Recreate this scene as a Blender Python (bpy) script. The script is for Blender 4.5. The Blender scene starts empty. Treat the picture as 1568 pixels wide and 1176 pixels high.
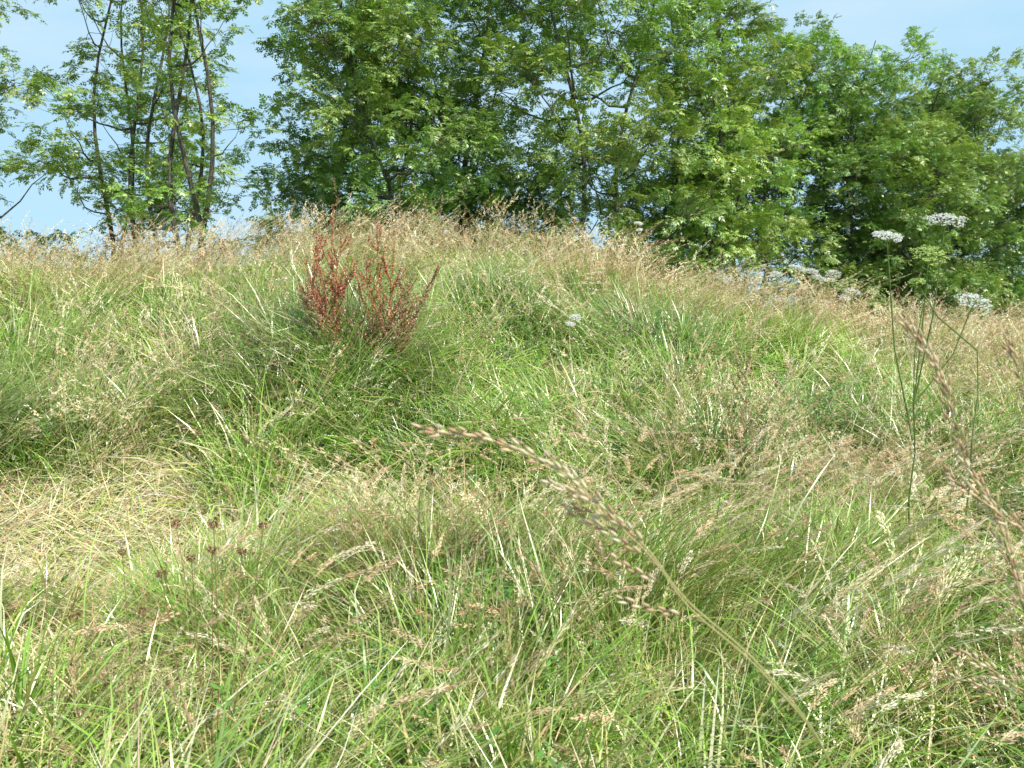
import bpy, math, random
import numpy as np
from mathutils import Vector, Matrix
random.seed(7); rng=np.random.default_rng(11)
scene=bpy.context.scene
U=random.uniform

# ---------------------------------------------------------------- noise / terrain
LAT=rng.random((256,256))
def vnoise(x,y,s,o=0):
    x=np.asarray(x,float)*s+37.3+o; y=np.asarray(y,float)*s+11.7+o*1.7
    xi=np.floor(x).astype(int); yi=np.floor(y).astype(int)
    fx=x-xi; fy=y-yi; fx=fx*fx*(3-2*fx); fy=fy*fy*(3-2*fy)
    g=lambda a,b: LAT[a%256,b%256]
    return (g(xi,yi)*(1-fx)+g(xi+1,yi)*fx)*(1-fy)+(g(xi,yi+1)*(1-fx)+g(xi+1,yi+1)*fx)*fy
def sstep(t):
    t=np.clip(t,0,1); return t*t*(3-2*t)
CX=[-30,-14,-6.3,-3.9,-2.7,-1.1,.5,1.7,3.3,4.2,5.4,6.5,12,30]
CH=[1.1,1.5,1.58,1.62,1.78,1.86,1.74,1.53,1.15,.93,.76,.68,.6,.5]
def H(x,y):
    x=np.asarray(x,float); y=np.asarray(y,float)
    hc=np.interp(x,CX,CH)
    far=np.hypot(x,y)
    foot=4.8+0.5*np.sin(x*0.7)
    up=hc*sstep((y-foot)/(9.8-foot))
    dn=0.45+(hc-0.45)*(1-sstep((y-9.8)/7.0))
    h=np.where(y<9.8,up,dn)
    h=h*np.clip(1-(far-60)/120,0,1)
    h=h+((vnoise(x,y,.9)-.5)*.22+(vnoise(x,y,2.0,8)-.5)*.1+(vnoise(x,y,.25,5)-.5)*.1)*np.clip(1-far/80,0,1)
    return h

# ---------------------------------------------------------------- mesh builder
class MB:
    def __init__(s): s.v=[]; s.f=[]; s.c=[]
    def add(s,vs,fs,cs):
        o=len(s.v); s.v+=[tuple(v) for v in vs]; s.f+=[tuple(i+o for i in f) for f in fs]
        s.c+=cs
    def blade(s,base,az,L,lean,curve,w,c0,c1,n=4,twist=0.0):
        p=Vector(base); d=Vector((math.cos(az),math.sin(az),0)); side0=Vector((-d.y,d.x,0))
        ang=lean; st=L/n; vs=[];cs=[]
        for i in range(n+1):
            t=i/n; ww=w*(1-t**2.2)*(.75+.5*min(1,t*3)) if i<n else w*.05
            side=(side0*math.cos(twist*t)+Vector((0,0,1))*math.sin(twist*t))
            vs+=[p-side*ww/2,p+side*ww/2]
            c=[c0[k]*(1-t)+c1[k]*t for k in range(3)]+[1]
            cs+=[c,c]
            hd=d*math.sin(ang)+Vector((0,0,1))*math.cos(ang)
            p=p+hd*st; ang+=curve/n
        s.add(vs,[(2*i,2*i+1,2*i+3,2*i+2) for i in range(n)],cs)
    def ribbon(s,pts,w,c0,c1):
        vs=[];cs=[];n=len(pts)-1
        sd=Vector((U(-1,1),U(-1,1),0)).normalized()
        for i,p in enumerate(pts):
            t=i/n; ww=w*(1-.5*t); vs+=[p-sd*ww/2,p+sd*ww/2]; c=[c0[k]*(1-t)+c1[k]*t for k in range(3)]+[1]; cs+=[c,c]
        s.add(vs,[(2*i,2*i+1,2*i+3,2*i+2) for i in range(n)],cs)
    def tube(s,pts,rs,col,sides=4,col2=None):
        vs=[];cs=[];n=len(pts)
        for i,p in enumerate(pts):
            p=Vector(p)
            d=(Vector(pts[min(i+1,n-1)])-Vector(pts[max(i-1,0)]))
            if d.length<1e-9: d=Vector((0,0,1))
            d.normalize()
            a=d.cross(Vector((.3,.9,.1)))
            if a.length<.05: a=d.cross(Vector((1,0,0)))
            a.normalize(); b=d.cross(a)
            t=i/(n-1)
            c=col if col2 is None else [col[k]*(1-t)+col2[k]*t for k in range(3)]
            for k in range(sides):
                th=2*math.pi*k/sides
                vs.append(p+(a*math.cos(th)+b*math.sin(th))*rs[i]); cs.append(list(c)+[1])
        fs=[(i*sides+k,i*sides+(k+1)%sides,(i+1)*sides+(k+1)%sides,(i+1)*sides+k) for i in range(n-1) for k in range(sides)]
        s.add(vs,fs,cs)
    def diamond(s,p,d,L,w,col,up=None,mid=.45):
        p=Vector(p); d=Vector(d).normalized()
        r=Vector((U(-1,1),U(-1,1),U(-1,1))) if up is None else Vector(up)
        sd=d.cross(r)
        if sd.length<1e-4: sd=Vector((1,0,0))
        sd.normalize()
        s.add([p,p+d*L*mid+sd*w/2,p+d*L,p+d*L*mid-sd*w/2],[(0,1,2,3)],[list(col)+[1]]*4)
    def spindle(s,p,d,L,w,col,col2=None):
        p=Vector(p); d=Vector(d).normalized()
        a=d.cross(Vector((.2,.3,.9)));a.normalize();b=d.cross(a)
        c2=col2 or col
        vs=[p];cs=[list(col)+[1]]
        for t,r in ((.3,.5),(.65,.38)):
            for k in range(5):
                th=k*math.pi*.4; vs.append(p+d*L*t+(a*math.cos(th)+b*math.sin(th))*w*r); cs.append([(col[i]+c2[i])/2 for i in range(3)]+[1])
        vs.append(p+d*L);cs.append(list(c2)+[1])
        fs=[(0,1+(k+1)%5,1+k) for k in range(5)]+[(1+k,1+(k+1)%5,6+(k+1)%5,6+k) for k in range(5)]+[(6+k,6+(k+1)%5,11) for k in range(5)]
        s.add(vs,fs,cs)
    def obj(s,name,mat,link=None,smooth=False):
        m=bpy.data.meshes.new(name); m.from_pydata(s.v,[],s.f)
        a=m.color_attributes.new('Col','FLOAT_COLOR','POINT'); a.data.foreach_set('color',np.array(s.c,dtype=np.float32).ravel())
        m.materials.append(mat)
        if smooth: m.polygons.foreach_set('use_smooth',[True]*len(m.polygons))
        m.update()
        o=bpy.data.objects.new(name,m); (link or scene.collection).objects.link(o)
        return o

# ---------------------------------------------------------------- materials
def plant_mat(name,trans=.35,gloss=.06,rough=.4,warm=(1.15,1.1,.7)):
    m=bpy.data.materials.new(name); m.use_nodes=True; N=m.node_tree.nodes; Lk=m.node_tree.links; N.clear()
    out=N.new('ShaderNodeOutputMaterial')
    at=N.new('ShaderNodeAttribute'); at.attribute_name='Col'
    col=at.outputs['Color']
    df=N.new('ShaderNodeBsdfDiffuse'); Lk.new(col,df.inputs[0]); sh=df.outputs[0]
    if trans>0:
        tr=N.new('ShaderNodeBsdfTranslucent')
        w=N.new('ShaderNodeMix'); w.data_type='RGBA'; w.blend_type='MULTIPLY'; w.inputs[0].default_value=1; w.inputs[7].default_value=(*warm,1)
        Lk.new(col,w.inputs[6]); Lk.new(w.outputs[2],tr.inputs[0])
        ms=N.new('ShaderNodeMixShader'); ms.inputs[0].default_value=trans; Lk.new(sh,ms.inputs[1]); Lk.new(tr.outputs[0],ms.inputs[2]); sh=ms.outputs[0]
    if gloss>0:
        gl=N.new('ShaderNodeBsdfGlossy'); gl.inputs['Roughness'].default_value=rough; gl.inputs[0].default_value=(1,.97,.88,1)
        ms2=N.new('ShaderNodeMixShader'); ms2.inputs[0].default_value=gloss; Lk.new(sh,ms2.inputs[1]); Lk.new(gl.outputs[0],ms2.inputs[2]); sh=ms2.outputs[0]
    Lk.new(sh,out.inputs[0])
    return m
MG=plant_mat('grass_blade_material',.2,.09,.33)
MS=plant_mat('seed_head_material',0,.0)
ML=plant_mat('ash_leaf_material',.27,.06,.4,(1.3,1.3,.6))
MP=plant_mat('herb_material',0,.04,.45)
MW=plant_mat('umbel_material',.42,.0,.45,(1,1,1))
def bark():
    m=bpy.data.materials.new('bark_material'); m.use_nodes=True; N=m.node_tree.nodes; Lk=m.node_tree.links
    b=N['Principled BSDF']; b.inputs['Roughness'].default_value=.9
    tc=N.new('ShaderNodeTexCoord'); mp=N.new('ShaderNodeMapping'); mp.inputs['Scale'].default_value=(9,9,2)
    no=N.new('ShaderNodeTexNoise'); no.inputs['Scale'].default_value=3; no.inputs['Detail'].default_value=6
    cr=N.new('ShaderNodeValToRGB'); cr.color_ramp.elements[0].color=(.05,.04,.03,1); cr.color_ramp.elements[1].color=(.22,.19,.14,1)
    cr.color_ramp.elements[0].position=.35; cr.color_ramp.elements[1].position=.7
    Lk.new(tc.outputs['Object'],mp.inputs[0]); Lk.new(mp.outputs[0],no.inputs[0]); Lk.new(no.outputs[0],cr.inputs[0]); Lk.new(cr.outputs[0],b.inputs['Base Color'])
    bu=N.new('ShaderNodeBump'); bu.inputs['Strength'].default_value=.6; Lk.new(no.outputs[0],bu.inputs['Height']); Lk.new(bu.outputs[0],b.inputs['Normal'])
    return m
MB_=bark()
def groundmat():
    m=bpy.data.materials.new('meadow_soil_material'); m.use_nodes=True; N=m.node_tree.nodes; Lk=m.node_tree.links
    b=N['Principled BSDF']; b.inputs['Roughness'].default_value=1; b.inputs['Specular IOR Level'].default_value=.1
    tc=N.new('ShaderNodeTexCoord')
    n1=N.new('ShaderNodeTexNoise'); n1.inputs['Scale'].default_value=1.1; n1.inputs['Detail'].default_value=5
    n2=N.new('ShaderNodeTexNoise'); n2.inputs['Scale'].default_value=60; n2.inputs['Detail'].default_value=4
    for n in (n1,n2): Lk.new(tc.outputs['Object'],n.inputs['Vector'])
    c1=N.new('ShaderNodeValToRGB'); c1.color_ramp.elements[0].color=(.05,.09,.018,1); c1.color_ramp.elements[1].color=(.28,.23,.09,1)
    c1.color_ramp.elements[0].position=.4; c1.color_ramp.elements[1].position=.68
    Lk.new(n1.outputs[0],c1.inputs[0])
    mr=N.new('ShaderNodeMapRange'); mr.inputs[1].default_value=.3; mr.inputs[2].default_value=.7; mr.inputs[3].default_value=.35; mr.inputs[4].default_value=1.5; Lk.new(n2.outputs[0],mr.inputs[0])
    mx=N.new('ShaderNodeMix'); mx.data_type='RGBA'; mx.blend_type='MULTIPLY'; mx.inputs[0].default_value=1
    Lk.new(c1.outputs[0],mx.inputs[6]); Lk.new(mr.outputs[0],mx.inputs[7]); Lk.new(mx.outputs[2],b.inputs['Base Color'])
    return m

# ---------------------------------------------------------------- ground sheet
ax=lambda lo,hi,st: list(np.arange(lo,hi,st))
xs=np.array([-3000,-1500,-700,-350,-200,-130,-90,-65,-50]+ax(-40,-16,2)+ax(-16,16,.25)+ax(16,40,2)+[40,50,65,90,130,200,350,700,1500,3000])
ys=np.array([-3000,-1000,-300,-100,-40,-20,-10]+ax(-5,18,.25)+ax(18,44,2)+[44,55,75,110,160,250,450,900,1800,3500])
X,Y=np.meshgrid(xs,ys); Z=H(X,Y)
nx,ny=len(xs),len(ys)
gm=bpy.data.meshes.new('meadow_ground')
gm.from_pydata(np.stack([X.ravel(),Y.ravel(),Z.ravel()],1).tolist(),[],[(j*nx+i,j*nx+i+1,(j+1)*nx+i+1,(j+1)*nx+i) for j in range(ny-1) for i in range(nx-1)])
gm.polygons.foreach_set('use_smooth',[True]*len(gm.polygons)); gm.materials.append(groundmat())
scene.collection.objects.link(bpy.data.objects.new('meadow_ground',gm))

# ---------------------------------------------------------------- real-mesh scatter
def quadmesh(name,V,C,F,mat):
    m=bpy.data.meshes.new(name); m.vertices.add(len(V)); m.vertices.foreach_set('co',V.astype(np.float32).ravel())
    m.loops.add(F.size); m.loops.foreach_set('vertex_index',F.astype(np.int32).ravel())
    m.polygons.add(len(F)); m.polygons.foreach_set('loop_start',np.arange(len(F),dtype=np.int32)*4)
    m.update(calc_edges=True)
    a=m.color_attributes.new('Col','FLOAT_COLOR','POINT'); a.data.foreach_set('color',np.concatenate([C,np.ones((len(C),1))],1).astype(np.float32).ravel())
    m.materials.append(mat); o=bpy.data.objects.new(name,m); scene.collection.objects.link(o)
    return o
def realize(name,parts,mat):
    VV=[];CC=[];FF=[];off=0
    for kinds,x,y,yaw,sc,zs,lx,ly,T,dz in parts:
        n=len(x); idx=rng.integers(0,len(kinds),n); e=.15
        z=H(x,y)+dz; gx=(H(x+e,y)-H(x-e,y))/(2*e); gy=(H(x,y+e)-H(x,y-e))/(2*e)
        for k,b in enumerate(kinds):
            s=np.where(idx==k)[0]
            if len(s)==0: continue
            V=np.array(b.v,np.float32); C=np.array(b.c,np.float32)[:,:3]; F=np.array(b.f,np.int32)
            cy,sy=np.cos(yaw[s])[:,None],np.sin(yaw[s])[:,None]
            vx=(V[:,0]*cy-V[:,1]*sy)*sc[s][:,None]; vy=(V[:,0]*sy+V[:,1]*cy)*sc[s][:,None]; vz=V[:,2]*zs[s][:,None]
            L=np.sqrt(1+lx[s]**2+ly[s]**2)[:,None]; vz=vz/L
            q=np.clip(vz,0,None)*(.4+1.3*np.clip(vz,0,None))
            vx=vx+q*lx[s][:,None]; vy=vy+q*ly[s][:,None]; vz=vz+vx*gx[s][:,None]+vy*gy[s][:,None]
            VV.append(np.stack([vx+x[s][:,None],vy+y[s][:,None],vz+z[s][:,None]],2).reshape(-1,3))
            CC.append((C[None]*T[s][:,None,:]).reshape(-1,3))
            FF.append((F[None]+(np.arange(len(s))*len(V))[:,None,None]+off).reshape(-1,4)); off+=len(s)*len(V)
    return quadmesh(name,np.concatenate(VV),np.clip(np.concatenate(CC),0,.92),np.concatenate(FF),mat)

# ---------------------------------------------------------------- grass kinds
def jit(c,a=.2):
    k=U(1-a,1+a); return [min(.9,max(0,c[i]*k*U(.92,1.08))) for i in range(3)]
GREEN=[(.25,.46,.06),(.31,.52,.08),(.19,.37,.045),(.38,.53,.10),(.43,.60,.14)]
STRAW=[(.82,.68,.40),(.72,.57,.30),(.88,.76,.48),(.62,.53,.25)]
HEAD=[(.85,.68,.43),(.72,.52,.32),(.88,.75,.50),(.58,.38,.23),(.80,.68,.38)]
def green_kind(nb,seg,wm,hm=1):
    b=MB()
    for i in range(nb):
        r=.14*math.sqrt(U(0,1)); a=U(0,6.28); dead=U(0,1)<.17
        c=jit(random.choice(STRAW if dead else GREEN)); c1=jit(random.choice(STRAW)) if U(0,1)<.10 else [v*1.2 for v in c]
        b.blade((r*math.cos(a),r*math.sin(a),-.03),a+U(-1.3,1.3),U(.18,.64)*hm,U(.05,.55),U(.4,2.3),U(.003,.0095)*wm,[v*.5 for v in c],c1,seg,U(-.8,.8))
    return b
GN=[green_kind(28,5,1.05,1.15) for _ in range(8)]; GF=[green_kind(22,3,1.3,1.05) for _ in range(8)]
def seed_stem(b,base,az,L,lean,curve,hl,hw,hc,sc,spik=34,sz=1,near=True,fine=1.0):
    n=9 if near else 5; p=Vector(base); d=Vector((math.cos(az),math.sin(az),0)); ang=lean; pts=[p.copy()]
    for i in range(n):
        t=i/n; hd=d*math.sin(ang)+Vector((0,0,1))*math.cos(ang); p=p+hd*L/n; pts.append(p.copy()); ang+=curve/n*(.3+1.6*t)
    if near: b.tube(pts,[.0014*(1-.6*i/n) for i in range(n+1)],sc,3,hc)
    else: b.ribbon(pts,.003,sc,hc)
    hf=hl/L
    for i in range(spik):
        t=1-hf*U(0,1); f=t*n; j=min(int(f),n-1); q=pts[j].lerp(pts[j+1],f-j); dr=(pts[j+1]-pts[j]).normalized()
        u=(t-(1-hf))/hf; w=hw*(math.sin(math.pi*min(1,.15+u*.85))**.7+.15)
        o=Vector((U(-1,1),U(-1,1),U(-1,.7)));o-=dr*o.dot(dr)
        if o.length>1e-3:o.normalize()
        b.diamond(q+o*w*U(.1,1),dr+o*U(0,.6)*fine+Vector((0,0,-U(0,.3))),U(.011,.02)*sz,U(.0035,.006)*sz*fine,jit(hc,.3))
def seed_kind(k,near,ns=5,Lm=1,nbl=8):
    b=MB(); hc=HEAD[k%5]; open_=k%3!=1
    for i in range(ns):
        r=.12*math.sqrt(U(0,1)); a=U(0,6.28)
        seed_stem(b,(r*math.cos(a),r*math.sin(a),-.02),U(-1.1,1.1),U(.5,.9)*Lm,U(.02,.35),U(.2,1.5),U(.13,.21) if open_ else U(.08,.14),U(.010,.020) if open_ else U(.004,.008),hc,jit(random.choice([(.58,.54,.26),(.70,.60,.36),(.36,.46,.14)])),(62 if open_ else 46) if near else 22,1 if near else 1.35,near,.85 if near else 1)
    for i in range(nbl):
        a=U(0,6.28); c=jit(random.choice(STRAW+GREEN+GREEN))
        b.blade((.1*math.cos(a),.1*math.sin(a),-.03),a,U(.25,.55)*Lm,U(.1,.5),U(.3,1.6),U(.003,.007),c,c,4 if near else 3,U(-.8,.8))
    return b
PN=[seed_kind(k,True) for k in range(10)]; PF=[seed_kind(k,False) for k in range(10)]
BP=[]
for k in range(8):
    b=MB()
    for i in range(2):
        hc=random.choice([(.85,.68,.42),(.88,.76,.50),(.74,.54,.33)])
        seed_stem(b,(U(-.06,.06),U(-.06,.06),-.02),U(-.5,.5),U(.62,.92),U(.1,.4),U(.8,1.7),U(.14,.2),U(.009,.018),hc,(.6,.54,.24),150,1.15,True,.7)
    BP.append(b)
SK=[]
for k in range(6):
    b=MB()
    for i in range(46):
        a=U(0,6.28); r=.2*math.sqrt(U(0,1)); c=jit(random.choice(STRAW+[(.88,.78,.52)]),.25)
        if U(0,1)<.15:c=jit(random.choice(GREEN))
        b.blade((r*math.cos(a),r*math.sin(a),U(.0,.06)),U(-1.4,1.4)+(3.14 if U(0,1)<.4 else 0),U(.15,.42),U(1.1,1.6),U(-.1,.5),U(.0025,.006),c,jit(c,.1),3,U(-.6,.6))
    SK.append(b)
HK=[]
for k in range(6):
    b=MB()
    for i in range(5):
        a=U(0,6.28); hgt=U(.3,.55); az=U(0,6.28); ln=U(.05,.3); pts=[Vector((.07*math.cos(a),.07*math.sin(a),0))]
        for j in range(8): pts.append(pts[-1]+Vector((math.cos(az)*math.sin(ln),math.sin(az)*math.sin(ln),math.cos(ln)))*hgt/8); ln+=.03
        g=jit(random.choice([(.15,.31,.05),(.19,.36,.06),(.13,.26,.04)])); b.tube(pts,[.0025*(1-j/10) for j in range(9)],g,3)
        for j in range(1,9):
            for s in range(4):
                th=s*1.57+j*.8+U(-.4,.4); L=U(.035,.07)*(1.15-j*.05)
                b.diamond(pts[j],(math.cos(th),math.sin(th),U(-.3,.7)),L,L*U(.28,.42),jit(g,.2),up=(U(-.2,.2),U(-.2,.2),1))
    HK.append(b)
LK=[]
for k in range(8):
    b=MB()
    pts=[Vector((0,0,0))]; zz=U(.0,.3)
    for j in range(3): pts.append(pts[-1]+Vector((.15,U(-.02,.02),.15*zz))); zz-=.15
    b.tube(pts,[.007,.006,.004,.002],(.16,.15,.08),3)
    for i in range(11):
        t=U(.1,1) if i else 1; f=t*3; j=min(int(f),2); q=pts[j].lerp(pts[j+1],f-j)
        az=U(-2.2,2.2) if i else 0; el=U(-.2,1.0); p=q.copy(); lc=jit(random.choice([(.235,.38,.095),(.27,.43,.11),(.33,.48,.14),(.18,.32,.075)]),.12)
        n=4; st=U(.045,.06)
        for j in range(n):
            hd=Vector((math.cos(az)*math.cos(el),math.sin(az)*math.cos(el),math.sin(el))); p2=p+hd*st
            sd=hd.cross(Vector((0,0,1))).normalized(); upv=sd.cross(hd)
            if j>0 or U(0,1)<.3:
                for sg in (-1,1):
                    b.diamond(p2,sd*sg+hd*.55+Vector((0,0,-U(.1,.7))),U(.08,.12),U(.034,.05),jit(lc,.12),up=upv+Vector((U(-.5,.5),U(-.5,.5),0)))
            p=p2; el-=U(.14,.36)
        b.diamond(p,hd+Vector((0,0,-.3)),.11,.045,jit(lc,.12),up=upv)
    LK.append((np.array(b.v,np.float32),np.array(b.c,np.float32)[:,:3],np.array(b.f,np.int32)))

# ---------------------------------------------------------------- scatter fields
def sample(n,x0,x1,y0,y1): return rng.uniform(x0,x1,n),rng.uniform(y0,y1,n)
def tramp(x,y):
    wob=(vnoise(x,y,1.3,3)-.5)*1.1
    a=np.hypot((x+2.75)/2.0,(y-4.4)/1.5)+wob
    a2=np.hypot((x+2.1)/.9,(y-3.1)/.8)+wob+.1
    return 1-sstep((np.minimum(a,a2)-.75)/.35)
def clumps(x,y):
    c=np.zeros_like(x)
    for cx,cy,rx,ry,h in [(-1.45,6.6,.8,.5,.8),(.15,8.2,.5,.4,.7),(1.5,8.2,.7,.4,.5),(-3.6,7.3,.9,.4,.4),(-4.2,5.7,.4,.4,.7),(.1,4.0,.5,.4,.4),(3.2,6.5,.8,.5,.45),(-.3,6.0,.6,.4,.4),(-2.3,6.2,.6,.35,.5),(1.2,6.2,.5,.35,.35),(-3.3,5.9,.6,.25,.4)]:
        c=np.maximum(c,h*np.exp(-((x-cx)/rx)**2-((y-cy)/ry)**2))
    return c
def keepfr(x,y,out=.12): return np.where(np.abs(x)<.69*y+1.0,1.,out)*np.where((y>11.3)&(x<2.2),.3,1)
def leanf(x,y,amt):
    a=vnoise(x,y,.7,130)*10+vnoise(x,y,2.1,150)*4; m=amt*(.2+1.5*np.clip(vnoise(x,y,1.6,170)*1.6-.4,0,1)); n=len(x)
    return m*np.cos(a)+.1+rng.normal(0,.22,n),m*np.sin(a)*.7+rng.normal(0,.22,n)-.05
def green_part(n,x0,x1,y0,y1,K,pk):
    x,y=sample(n,x0,x1,y0,y1); tr=tramp(x,y); cl=clumps(x,y); hn=vnoise(x,y,1.9,9)*.55+vnoise(x,y,.6,19)*.45
    k=rng.random(n)<keepfr(x,y)*(1-.75*tr)*pk*(.38+.85*hn+.3*cl); x,y,tr,cl,hn=x[k],y[k],tr[k],cl[k],hn[k]; n=len(x)
    pt=vnoise(x,y,.5,20)*.55+vnoise(x,y,1.5,40)*.45
    dry=np.clip((pt-.53)*3.4,0,1); dry=np.clip(dry+.38*sstep((y-8.3)/1.4)+.08*rng.random(n),0,1)*(1-.8*np.clip(cl*1.8,0,1))
    sc=rng.uniform(.7,1.15,n)*(1-.45*tr)*np.where(y>11.5,1.35,1)
    zs=sc*(.44+1.2*hn)*(1+1.1*cl)*(1-.2*tr)
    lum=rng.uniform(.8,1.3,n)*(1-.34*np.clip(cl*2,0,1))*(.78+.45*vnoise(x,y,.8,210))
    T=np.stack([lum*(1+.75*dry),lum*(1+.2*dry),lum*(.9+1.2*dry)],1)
    lx,ly=leanf(x,y,.8)
    return (K,x,y,rng.uniform(0,6.28,n),sc,zs,lx,ly,T,0)
def seed_part(n,x0,x1,y0,y1,K,pk):
    x,y=sample(n,x0,x1,y0,y1); tr=tramp(x,y); cl=clumps(x,y); q=vnoise(x,y,.7,70)*.6+vnoise(x,y,2.1,90)*.4
    near=np.clip((2.0-y)/1.0,0,1)
    p=keepfr(x,y)*(.13+.8*np.clip((q-.48)*4,0,1)+.85*sstep((y-7.7)/1.5)+.12*sstep((x-.2)/1.5)*(y<6)+cl*.1)*(1-.93*tr)*(1-.6*near)*pk
    k=rng.random(n)<p; x,y,cl=x[k],y[k],cl[k]; n=len(x)
    sc=rng.uniform(.7,1.12,n)*(1-.2*np.clip((3.2-y)/2,0,1)); zs=sc*(1+.5*cl)*(1+.15*np.exp(-((y-9.8)/1.0)**2))*rng.uniform(.9,1.2,n)
    lum=rng.uniform(.85,1.2,n); T=np.stack([lum,lum*.98,lum*.95],1)
    lx,ly=leanf(x,y,.6)
    return (K,x,y,rng.normal(0,1.1,n)+np.where(rng.random(n)<.25,3.14,0),sc,zs,lx+.1,ly,T,0)
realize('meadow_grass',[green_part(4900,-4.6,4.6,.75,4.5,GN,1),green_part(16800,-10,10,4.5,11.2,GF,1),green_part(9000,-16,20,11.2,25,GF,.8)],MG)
realize('seeding_grass',[seed_part(1900,-4.6,4.6,1.0,4.5,PN,.85),seed_part(9500,-10,10,4.5,11.2,PF,.85),seed_part(5000,-16,20,11.2,25,PF,.5)],MS)
n=520
x=rng.uniform(-2.2,3.8,n); y=rng.uniform(1.75,5.8,n); k=(rng.random(n)<(.22+.7*sstep((x+.3)/1.2))*(1-tramp(x,y)))&(np.abs(x)<.72*y+.3); x,y=x[k],y[k]; n=len(x)
s=rng.uniform(.75,1.1,n)*(1-.2*np.clip((3.0-y)/1.4,0,1)); lum=rng.uniform(.9,1.12,n)
realize('drooping_brome_grass',[(BP,x,y,rng.normal(.1,.8,n)+np.where(rng.random(n)<.2,3.14,0),s,s,rng.normal(.2,.25,n),rng.normal(-.05,.25,n),np.stack([lum]*3,1),0)],MS)
n=9000
x,y=sample(n,-9,9,.9,11); tr=tramp(x,y); q=vnoise(x,y,.9,33)
k=rng.random(n)<(np.clip(tr,0,1)*.85+.08*(q>.6)+.03); x,y,tr=x[k],y[k],tr[k]; n=len(x); lum=rng.uniform(.8,1.15,n); s=rng.uniform(.75,1.2,n)
realize('flattened_straw_grass',[(SK,x,y,rng.uniform(-1.3,1.3,n)+.3,s,s,np.zeros(n),np.zeros(n),np.stack([lum,lum*.97,lum*.92],1),.03+.14*(1-tr)*rng.random(n))],MS)
n=4200
x,y=sample(n,-9,9,1.2,11); tr=tramp(x,y); q=vnoise(x,y,1.1,55); hb=np.exp(-((x-.15)/.55)**2-((y-3.6)/.6)**2)
k=rng.random(n)<(np.clip((q-.62)*3,0,1)*.6+.07+.6*hb)*(1-tr)*keepfr(x,y); x,y=x[k],y[k]; n=len(x); lum=rng.uniform(.7,1.2,n); s=rng.uniform(.6,1.1,n)
realize('meadow_herbs',[(HK,x,y,rng.uniform(0,6.28,n),s,s,*leanf(x,y,.2),np.stack([lum]*3,1),0)],MG)
TG=[green_kind(30,5,1.15,1.9) for _ in range(5)]; TP=[seed_kind(k,True,4,1.45,6) for k in range(6)]
def tussock(cx,cy,rx,ry,n,hs,br,seed=.5,lean=(-.2,-.1),spread=.65):
    r=np.sqrt(rng.random(n)); a=rng.uniform(0,6.28,n); x=cx+rx*r*np.cos(a); y=cy+ry*r*np.sin(a)
    s=rng.uniform(.7,1.1,n); zs=s*hs*(1.08-.4*r**2)*rng.uniform(.75,1.1,n); lx=(x-cx)/rx*spread+lean[0]+rng.normal(0,.28,n); ly=(y-cy)/ry*spread*.7+lean[1]+rng.normal(0,.28,n)
    lum=rng.uniform(.6,1.1,n); T=np.stack([lum*br[0],lum*br[1],lum*br[2]],1); k=rng.random(n)<seed
    yaw=np.arctan2(ly,lx)+rng.normal(0,1.4,n)
    f=lambda m,K:(K,x[m],y[m],yaw[m],s[m],zs[m],lx[m],ly[m],T[m],0)
    realize('tall_grass_tussock',[f(~k,TG),f(k,TP)],MG)
tussock(-1.38,6.75,.62,.4,220,1.15,(.62,.70,.52),.36,(-.08,-.02),.16)
tussock(-1.9,6.5,.42,.3,100,.88,(.55,.48,.38),.5,(-.2,-.1),.25)
tussock(-1.3,6.15,.7,.3,160,.55,(.30,.48,.30),.1,(-.05,-.1),.3)  # dark green front blades, tint lowered further to paint the shaded pocket here
tussock(.15,8.1,.4,.3,110,.8,(.55,.7,.55),.3,(.1,-.1),.3)
tussock(-4.2,5.6,.35,.3,90,.85,(.35,.5,.35),.25)
tussock(1.55,8.1,.5,.3,110,.62,(.62,.82,.6),.2,(.2,-.1),.3)
tussock(3.0,6.9,.45,.3,70,.6,(.58,.8,.58),.25,(.2,-.1),.3)
tussock(.05,3.85,.35,.25,60,.5,(.45,.7,.45),.35,(.1,-.1))

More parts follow.
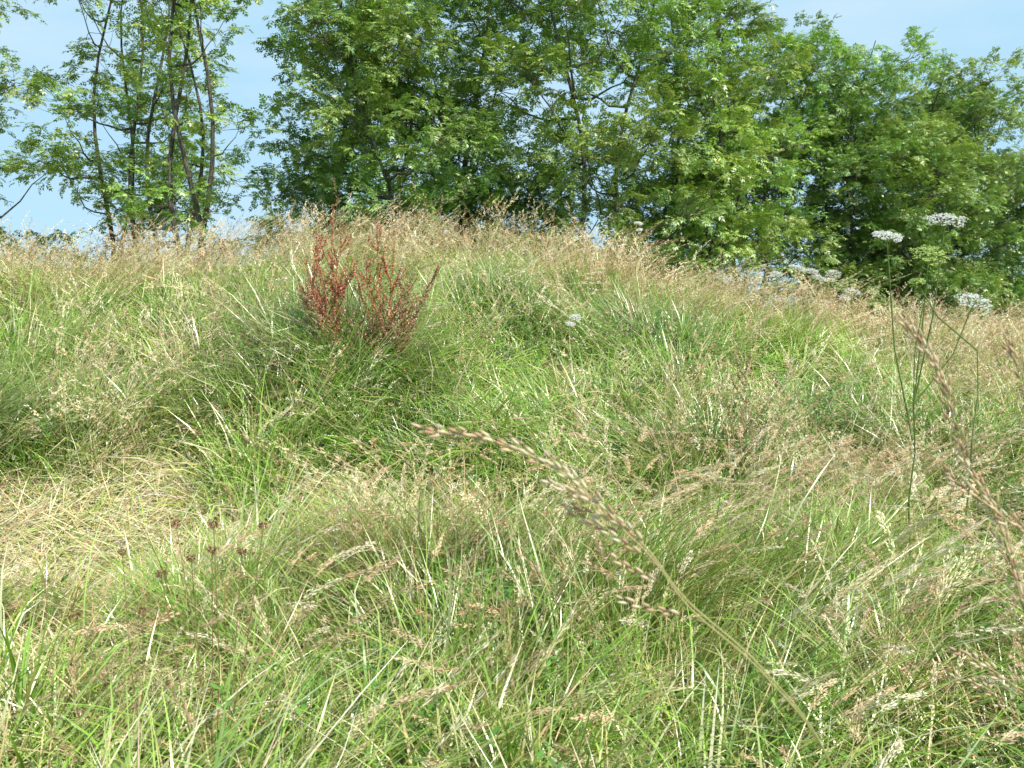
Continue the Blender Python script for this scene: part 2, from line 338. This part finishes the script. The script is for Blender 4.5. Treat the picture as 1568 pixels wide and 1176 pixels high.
# ---------------------------------------------------------------- trees
BK=(.1,.09,.07)
def rnd_unit():
    while True:
        v=Vector((U(-1,1),U(-1,1),U(-1,1)))
        if .05<v.length<1: return v.normalized()
cnt=0
def make_tree(name,bx,by,Ht,R,nst=1,dens=1.0,low=.15,lean=(0,0),tint=(1,1,1),spr=1.0,rnd=.55,r0=.15):
    global cnt
    bz=float(H(bx,by))-.1; b=MB(); base=Vector((bx,by,bz)); stems=[]
    for s in range(nst):
        a=U(0,6.28)+s*6.28/nst; sp=R*(.5 if nst>1 else .12)
        top=base+Vector((lean[0]+math.cos(a)*sp,lean[1]+math.sin(a)*sp*.8,Ht*(.9 if s==0 else U(.7,.88))))
        st=base+Vector((math.cos(a),math.sin(a),0))*(.2 if nst>1 else 0)
        pts=[]; ph=U(0,6)
        for i in range(13):
            t=i/12; q=st.lerp(top,t**1.05); bow=math.sin(math.pi*t)*U(.3,.4)*(-1 if nst==1 else .3)
            pts.append(q+Vector((math.sin(ph+t*8)*.3*min(1,t*4)+math.cos(a)*bow,math.cos(ph*1.3+t*6)*.25*min(1,t*4)+math.sin(a)*bow,0)))
        rr=r0*(1 if nst==1 else .65)
        b.tube([p-base for p in pts],[rr*(1.35-.35*min(1,i/1.5))*(1-.95*(i/12)**.6)+.01 for i in range(13)],BK,7)
        stems.append(pts)
    P=[];A=[];S=[];T=[]
    nb=int(34*dens*(Ht/12)**.6*(R/2.6)**.5)
    for k in range(nb):
        u=(k+U(0,1))/nb; t=low+(1-low)*u; pts=random.choice(stems); f=min(max(t-.1,.03),.985)*12; j=min(int(f),11); o=pts[j].lerp(pts[j+1],f-j)
        prof=max(.1,math.sin(math.pi*min(1,(.12+.86*u))**.9))**rnd
        L=R*prof*U(.35,1.0); az=k*2.4+U(-.5,.5); rise=Ht*.1*U(.3,1.3)
        e=o+Vector((math.cos(az)*L,math.sin(az)*L,rise)); m=6; bp=[]
        for i in range(m+1):
            tt=i/m; q=o.lerp(e,tt)+Vector((0,0,-rise*.35*math.sin(math.pi*tt)))
            if 0<i<m: q+=Vector((U(-.07,.07),U(-.07,.07),U(-.07,.07)))*L*.6
            bp.append(q)
        br=.014+.014*L
        b.tube([q-base for q in bp],[br*(1-.8*i/m) for i in range(m+1)],BK,4)
        lumb=U(.75,1.22); yb=U(.92,1.15)
        for (cen,rc,cn) in ((bp[m],U(.65,1.1)*(.55+.45*min(1.1,R/2.6)),1.0),(bp[3],U(.45,.75),.35)):
            ns=int(30*spr*cn*(rc/.85)**2)
            for s in range(ns):
                d=rnd_unit()
                if d.z<-.3 and U(0,1)<.6: d.z=-d.z
                c=cen+Vector((d.x*rc,d.y*rc,d.z*rc*.75))*U(.45,1)**.6
                if s%4==0: b.tube([cen-base,cen.lerp(c,.5)+Vector((0,0,-.04))-base,c-base],[.010,.007,.003],BK,3)
                P.append(c-base); A.append((U(-.6,.6),-.5*d.z+U(-.35,.45),math.atan2(d.y,d.x)+U(-.7,.7))); S.append(U(.75,1.15))
                l=lumb*U(.88,1.12); yl=yb*U(.95,1.05); T.append((tint[0]*l*yl,tint[1]*l,tint[2]*l))
    ob=b.obj(name,MB_,smooth=True); ob.location=base
    P=np.array([tuple(p) for p in P]);A=np.array(A);S=np.array(S);T=np.array(T); idx=rng.integers(0,8,len(P))
    cx,sx=np.cos(A[:,0]),np.sin(A[:,0]); cy,sy=np.cos(A[:,1]),np.sin(A[:,1]); cz,sz=np.cos(A[:,2]),np.sin(A[:,2])
    Rm=np.stack([np.stack([cz*cy,cz*sy*sx-sz*cx,cz*sy*cx+sz*sx],1),np.stack([sz*cy,sz*sy*sx+cz*cx,sz*sy*cx-cz*sx],1),np.stack([-sy,cy*sx,cy*cx],1)],1)
    VV=[];CC=[];FF=[];off=0
    for k,(V,C,F) in enumerate(LK):
        s=np.where(idx==k)[0]
        if not len(s): continue
        W=np.einsum('nij,vj->nvi',Rm[s],V)*S[s][:,None,None]+P[s][:,None,:]
        VV.append(W.reshape(-1,3)); CC.append((C[None]*T[s][:,None,:]).reshape(-1,3)); FF.append((F[None]+(np.arange(len(s))*len(V))[:,None,None]+off).reshape(-1,4)); off+=len(s)*len(V)
    fo=quadmesh(name+'_foliage',np.concatenate(VV),np.clip(np.concatenate(CC),0,.9),np.concatenate(FF),ML); fo.parent=ob
    cnt+=len(P)
G1=(1.2,1.15,1.0); G2=(.9,.92,.9); G3=(1.08,1.08,1.05); G4=(1.05,1.0,1.1)
for a in [
 (-15.5,23,13.5,2.9,2,.66,.08,(0,0),G1,.75),
 (-12.4,24,14,2.5,2,.58,.10,(.3,0),G1,.72),
 (-9.9,22,14,2.1,2,.54,.2,(-.3,0),G1,.7),
 (-7.9,20,13.5,1.6,4,.56,.27,(.1,0),G1,.68),
 (-4.5,21.5,13.5,1.9,1,1.1,.06,(.1,0),G2,.95),
 (-2.4,19,9.4,2.3,2,1.15,.03,(0,0),G3,1.1),
 (-.9,22.5,14.5,2.9,1,.95,.04,(0,0),G2,.95),
 (2.1,20,12.6,2.9,2,1.05,.04,(-.2,0),G3,.95),
 (4.4,24,13.4,2.4,2,.8,.08,(.2,0),G2,.9),
 (5.2,22,9.4,2.0,3,.8,.17,(.6,0),G1,.85),
 (7.8,27,11.3,2.4,2,1.0,.3,(.2,0),G3,.95,.4),
 (10.8,28,11.1,2.7,2,1.3,.12,(0,0),G3,1.0,.35),
 (14.2,30,11.3,3.0,2,1.5,.05,(0,0),G4,1.05,.32),
 (17.5,32,10.4,2.8,2,1.5,.05,(.2,0),G4,1.05,.35),
 (20.4,34,7.4,2.2,2,1.3,.04,(0,0),G4,1.05,.4)]:
    make_tree('ash_tree' ,*a)
for a in [(11.5,26.5,2.9,1.7,3,.8,.05,(0,0),G2,1.1),(14.5,27.5,3.2,1.9,3,.8,.05,(0,0),G2,1.1),(17.5,29,3.2,1.9,3,.8,.05,(0,0),G2,1.1),(-3.8,18.5,3.6,1.4,3,.8,.05,(0,0),G2,1.1),(1,18.5,3.4,1.6,3,.8,.05,(0,0),G2,1.1)]:
    make_tree('hawthorn_shrub',*a,r0=.06)
print('sprays',cnt)

# ---------------------------------------------------------------- dock plants
def dock(x,y,stems,cols,name='dock_plant'):
    b=MB(); bz=float(H(x,y)); base=Vector((x,y,bz))
    for (tx,tz,sc) in stems:
        top=Vector((tx-x,U(-.12,.12),tz-bz)); pts=[]
        for i in range(11):
            t=i/10; pts.append(Vector((top.x*t**1.3+U(-.015,.015),top.y*t,top.z*t)))
        c=cols[sc]; b.tube(pts,[.006*(1-.7*i/10) for i in range(11)],[v*.7 for v in c],4)
        def fruits(pl,m,wid):
            for i in range(m):
                t=U(0,1)**.8; t=round(t*16)/16+U(-.022,.022); t=min(max(t,0),.999); f=t*(len(pl)-1); j=int(f); q=pl[j].lerp(pl[j+1],f-j)
                o=rnd_unit()
                b.diamond(q+o*wid*U(.1,1)*(1.15-t*.7),Vector((U(-1,1),U(-1,1),U(-1,.3))),U(.011,.017),U(.009,.014),jit(c,.45),mid=.5)
        fruits(pts[4:],190,.026)
        for k in range(13):
            t=U(.25,.9); f=t*10; j=int(f); q=pts[j].lerp(pts[j+1],f-j); a=U(0,6.28); L=U(.22,.55)*(1.25-t); bp=[q]
            el=.8
            for i in range(4): bp.append(bp[-1]+Vector((math.cos(a)*math.cos(el),math.sin(a)*math.cos(el),math.sin(el)))*L/4); el+=.14
            b.tube(bp,[.003,.003,.002,.002,.001],[v*.7 for v in c],3); fruits(bp,66,.018)
        for k in range(4):
            a=U(0,6.28); c2=jit((.2,.25,.07)); b.blade(pts[1+k],a,U(.12,.22),U(.5,.9),U(.4,1.4),U(.02,.035),c2,(.4,.18,.08),5)
    o=b.obj(name,MP); o.location=base
RC=[(.56,.20,.11),(.54,.30,.17),(.48,.35,.21)]
dock(-1.50,6.6,[(-1.48,2.34,0),(-1.60,2.12,0),(-1.40,2.18,0),(-1.72,1.92,0),(-1.34,1.95,0),(-1.54,1.8,1),(-1.64,1.6,2),(-1.78,1.7,1)],RC)
dock(-1.05,6.6,[(-1.10,2.2,0),(-.96,2.0,0),(-.60,1.84,1),(-1.22,2.0,0),(-.80,1.8,1),(-1.28,1.72,1),(-.90,1.55,2),(-.70,1.64,2)],RC)
dock(1.75,5.9,[(1.78,1.12,2)],RC)
# ---------------------------------------------------------------- cow parsley
def umbel(b,p,d,r,col,rays=17,dn=26):
    d=Vector(d).normalized(); a=d.cross(Vector((.3,1,.2))).normalized(); c=d.cross(a)
    for i in range(rays):
        th=i*2.399; rr=r*math.sqrt((i+.5)/rays); e=p+d*(r*.55-.3*rr)+(a*math.cos(th)+c*math.sin(th))*rr
        b.tube([p,p.lerp(e,.5)+d*.004,e],[.0009]*3,(.3,.38,.14),3)
        for k in range(dn):
            o=rnd_unit()*r*.2; o.z*=.5
            b.diamond(e+o,Vector((U(-1,1),U(-1,1),U(-.4,.4))),U(.008,.013),U(.007,.012),jit(col,.08),up=(U(-.7,.7),U(-1,.3),.8),mid=.5)
def parsley(base,heads,r=.055,col=(.9,.9,.84)):
    b=MB(); bz=float(H(*base)); B=Vector((base[0],base[1],bz)); top=max(h[2] for h in heads)-bz
    main=[Vector((U(-.01,.01)*i,U(-.01,.01)*i,top*.8*i/6)) for i in range(7)]
    b.tube(main,[.006-.0006*i for i in range(7)],(.2,.3,.09),5,(.3,.38,.14))
    for h in heads:
        hp=Vector(h[:3])-B; j=random.choice([3,4,5]) if len(heads)>1 else 6
        while main[j].z>hp.z-.1 and j>1: j-=1
        s=main[j]; m1=s.lerp(hp,.5); m1.x=s.x+(hp.x-s.x)*.65
        b.tube([s,m1,hp],[.004,.0035,.003],(.25,.34,.11),4)
        umbel(b,hp,(U(-.2,.2),U(-.65,-.35),1),h[3] if len(h)>3 else r,h[4] if len(h)>4 else col)
    for k in range(6):
        q=main[min(5,1+k//2+1)]; a=U(0,6.28); L=U(.08,.16)
        for s in range(9):
            t=s/9; d=Vector((math.cos(a),math.sin(a),.4-.6*t)); p=q+d*L*t
            for sg in (-1,1): b.diamond(p,d+Vector((-math.sin(a),math.cos(a),0))*sg*1.1,.03*(1.1-t),.010,jit((.18,.3,.07)),up=(0,0,1))
    o=b.obj('cow_parsley',MW); o.location=B
YG=(.6,.74,.26)
parsley((2.07,4.05),[(1.86,4,1.83,.075),(2.17,4.05,1.91,.095),(2.07,4,1.74,.09,YG),(2.36,4.1,1.51,.085)])
parsley((2.3,3.95),[(2.02,4,1.62,.035,YG)])
for px,yy,top in [(3.2,9.3,.82),(3.45,9.5,.84),(3.75,9.6,.88),(3.95,9.2,.8),(1.45,9.8,.95),(-4.3,9.6,.76),(5.6,8.2,.8),(.6,7.2,.66)]:
    z=float(H(px,yy)); big=3<px<5; parsley((px,yy),[(px+U(-.1,.1),yy,z+top,.095 if big else .055),(px+U(-.2,.2),yy+U(-.1,.1),z+top*.92,.07 if big else .04)])

# ---------------------------------------------------------------- brown flower heads
def headplant(x,y,hs):
    b=MB(); bz=float(H(x,y)); B=Vector((x,y,bz))
    for hx,hz in hs:
        e=Vector((hx-x,U(-.08,.08),hz-bz)); b.tube([Vector((U(-.02,.02),0,0)),e*.5+Vector((U(-.02,.02),0,.02)),e],[.0022,.002,.0016],(.24,.17,.08),4)
        for k in range(60):
            o=rnd_unit(); b.diamond(e+Vector((o.x,o.y,o.z*.7))*.008*U(.6,1.2),o,U(.006,.011),.006,jit((.34,.19,.10),.4))
    for k in range(12): 
        c=jit((.3,.34,.1)); b.blade((0,0,0),U(0,6.28),U(.1,.25),U(.3,.8),U(.2,1),.01,c,c)
    o=b.obj('ribwort_plantain',MP); o.location=B
headplant(-.87,2.2,[(-.97,.88),(-.9,.80),(-.82,.84),(-.79,.79),(-.72,.87),(-.83,.9),(-.98,.76)])
headplant(-1.15,2.35,[(-1.2,.75),(-1.35,.55),(-1.1,.6)])

# ---------------------------------------------------------------- near tall fescue stalks
def cr(pts,n):
    pts=[Vector(p) for p in pts]; P=[pts[0]*2-pts[1]]+pts+[pts[-1]*2-pts[-2]]; out=[]
    for i in range(1,len(P)-2):
        for k in range(n):
            t=k/n; a,b_,c,d=P[i-1:i+3]
            out.append(.5*((2*b_)+(c-a)*t+(2*a-5*b_+4*c-d)*t*t+(3*b_-a-3*c+d)*t*t*t))
    out.append(pts[-1]); return out
def fescue(path,frac,sl,gap,sw=.0042,side=None,name='tall_fescue_stalk',spread=.30):
    pl=cr(path,8); n=len(pl); b=MB(); B=pl[0].copy(); pl=[p-B for p in pl]
    b.tube(pl,[.0011*(1-.35*i/n) for i in range(n)],(.36,.44,.10),6,(.65,.48,.28))
    cum=[0]
    for i in range(1,n): cum.append(cum[-1]+(pl[i]-pl[i-1]).length)
    tot=cum[-1]; s=tot*(1-frac); k=0
    while s<tot*.995:
        j=max(i for i in range(n) if cum[i]<=s); j=min(j,n-2); q=pl[j].lerp(pl[j+1],(s-cum[j])/(cum[j+1]-cum[j])); d=(pl[j+1]-pl[j]).normalized()
        sg=1 if k%2 else -1
        if side: sd=Vector(side)*U(.7,1.2)+Vector((0,U(-.2,.2),U(-.12,.12)))
        else: sd=d.cross(Vector((0,1,0)))*sg*spread+Vector((U(-.06,.06),U(-.2,.2),U(-.06,.06)))
        sdir=(d+sd).normalized(); rem=(tot-s)/(tot*frac); L=sl*(.6+.5*rem)*U(.85,1.15)
        m=max(3,int(L/.0072))
        if side: b.tube([q,q+sdir*L*.3],[.0007,.0006],(.6,.45,.26),3); q=q+sdir*L*U(.1,.35)
        for f in range(m):
            c=jit(random.choice([(.80,.62,.40),(.84,.70,.47),(.54,.36,.23),(.88,.77,.54)]),.15)
            off=Vector((U(-1,1),U(-1,1),U(-1,1)))*.0009
            zig=d.cross(Vector((0,1,0)))*(.0014 if f%2 else -.0014)
            b.spindle(q+sdir*(L*f/m+.004)+off+zig,sdir+zig*100,U(.012,.016),sw*(1-.3*f/m),c,[c[0]*.75,c[1]*.6,c[2]*.52])
        s+=gap*(.6+.6*rem); k+=1
    o=b.obj(name,MP,smooth=True); o.location=B
fescue([(.47,.86,-.02),(.45,.84,.5),(.39,.78,.85),(.317,.76,1.05),(.243,.75,1.15),(.17,.75,1.2165),(.133,.75,1.265),(.102,.75,1.294),(.065,.75,1.329),(.028,.75,1.3545),(-.027,.75,1.375),(-.082,.75,1.383)],.15,.03,.016,spread=.12)
fescue([(.475,.865,-.02),(.455,.845,.5),(.395,.785,.84),(.322,.765,1.04),(.248,.755,1.14),(.175,.755,1.206),(.138,.755,1.255),(.105,.755,1.288),(.07,.755,1.322)],.12,.066,.032,side=(-.8,0,-.06))
fescue([(.74,.92,-.02),(.72,.92,.6),(.66,.92,.95),(.585,.92,1.22),(.536,.92,1.31),(.513,.92,1.375),(.49,.92,1.43),(.45,.92,1.485)],.26,.03,.015,spread=.15)
fescue([(.80,.86,-.02),(.78,.87,.6),(.70,.88,1.0),(.62,.88,1.2),(.56,.88,1.26),(.49,.88,1.31)],.16,.03,.017,spread=.2)
fescue([(.74,.98,-.02),(.72,.98,.7),(.68,.98,1.2),(.645,.98,1.38),(.60,.97,1.46)],.2,.03,.016,spread=.2)
fescue([(.95,1.3,-.02),(.95,1.3,.4),(.90,1.28,.72),(.80,1.26,.86),(.72,1.25,.90)],.2,.035,.02)
fescue([(.78,1.02,-.02),(.77,1.0,.6),(.74,.99,.86),(.66,.98,1.0),(.58,.98,1.06)],.15,.03,.02)

# ---------------------------------------------------------------- light, sky, camera
az=math.radians(130); el=math.radians(54)
S=Vector((math.sin(az)*math.cos(el),math.cos(az)*math.cos(el),math.sin(el)))
sd=bpy.data.lights.new('sun','SUN'); sd.energy=5; sd.angle=math.radians(.5); sd.color=(1,.965,.9)
so=bpy.data.objects.new('sun',sd); so.rotation_euler=(-S).to_track_quat('-Z','Y').to_euler(); so.location=(20,-10,30); scene.collection.objects.link(so)
w=bpy.data.worlds.new('World'); scene.world=w; w.use_nodes=True; N=w.node_tree.nodes; Lk=w.node_tree.links
bg=N['Background']; bg.inputs[1].default_value=.15
sky=N.new('ShaderNodeTexSky'); sky.sky_type='NISHITA'; sky.sun_disc=False; sky.sun_elevation=el; sky.sun_rotation=az; sky.dust_density=.5; sky.air_density=1.0
tc=N.new('ShaderNodeTexCoord'); mp=N.new('ShaderNodeMapping'); mp.inputs['Scale'].default_value=(1.5,1.5,5)
no=N.new('ShaderNodeTexNoise'); no.inputs['Scale'].default_value=1.6; no.inputs['Detail'].default_value=6; no.inputs['Roughness'].default_value=.55
rp=N.new('ShaderNodeMapRange'); rp.inputs[1].default_value=.47; rp.inputs[2].default_value=.8; rp.inputs[3].default_value=.0; rp.inputs[4].default_value=.6
sx=N.new('ShaderNodeSeparateXYZ'); Lk.new(tc.outputs['Generated'],sx.inputs[0])
el_=N.new('ShaderNodeMapRange'); el_.interpolation_type='SMOOTHSTEP'; el_.inputs[1].default_value=.40; el_.inputs[2].default_value=.75; el_.inputs[3].default_value=.9; el_.inputs[4].default_value=.0; Lk.new(sx.outputs[2],el_.inputs[0])
hz=N.new('ShaderNodeMix'); hz.data_type='RGBA'; hz.inputs[7].default_value=(3.4,5.4,6.8,1); Lk.new(el_.outputs[0],hz.inputs[0])
mx=N.new('ShaderNodeMix'); mx.data_type='RGBA'; mx.inputs[7].default_value=(6.0,6.5,6.9,1)
ml=N.new('ShaderNodeMath'); ml.operation='MULTIPLY'; Lk.new(rp.outputs[0],ml.inputs[0]); Lk.new(el_.outputs[0],ml.inputs[1])
Lk.new(tc.outputs['Generated'],mp.inputs[0]); Lk.new(mp.outputs[0],no.inputs['Vector']); Lk.new(no.outputs[0],rp.inputs[0]); Lk.new(ml.outputs[0],mx.inputs[0]); Lk.new(sky.outputs[0],hz.inputs[6]); Lk.new(hz.outputs[2],mx.inputs[6]); Lk.new(mx.outputs[2],bg.inputs[0])
cd=bpy.data.cameras.new('camera'); cd.lens=28; cd.clip_end=6000; cd.clip_start=.05
cd.dof.use_dof=True; cd.dof.focus_distance=6; cd.dof.aperture_fstop=11
co=bpy.data.objects.new('camera',cd); co.location=(0,0,1.5); co.rotation_euler=(math.radians(84.5),0,0); scene.collection.objects.link(co); scene.camera=co
scene.view_settings.view_transform='Standard'; scene.view_settings.look='None'; scene.view_settings.exposure=0
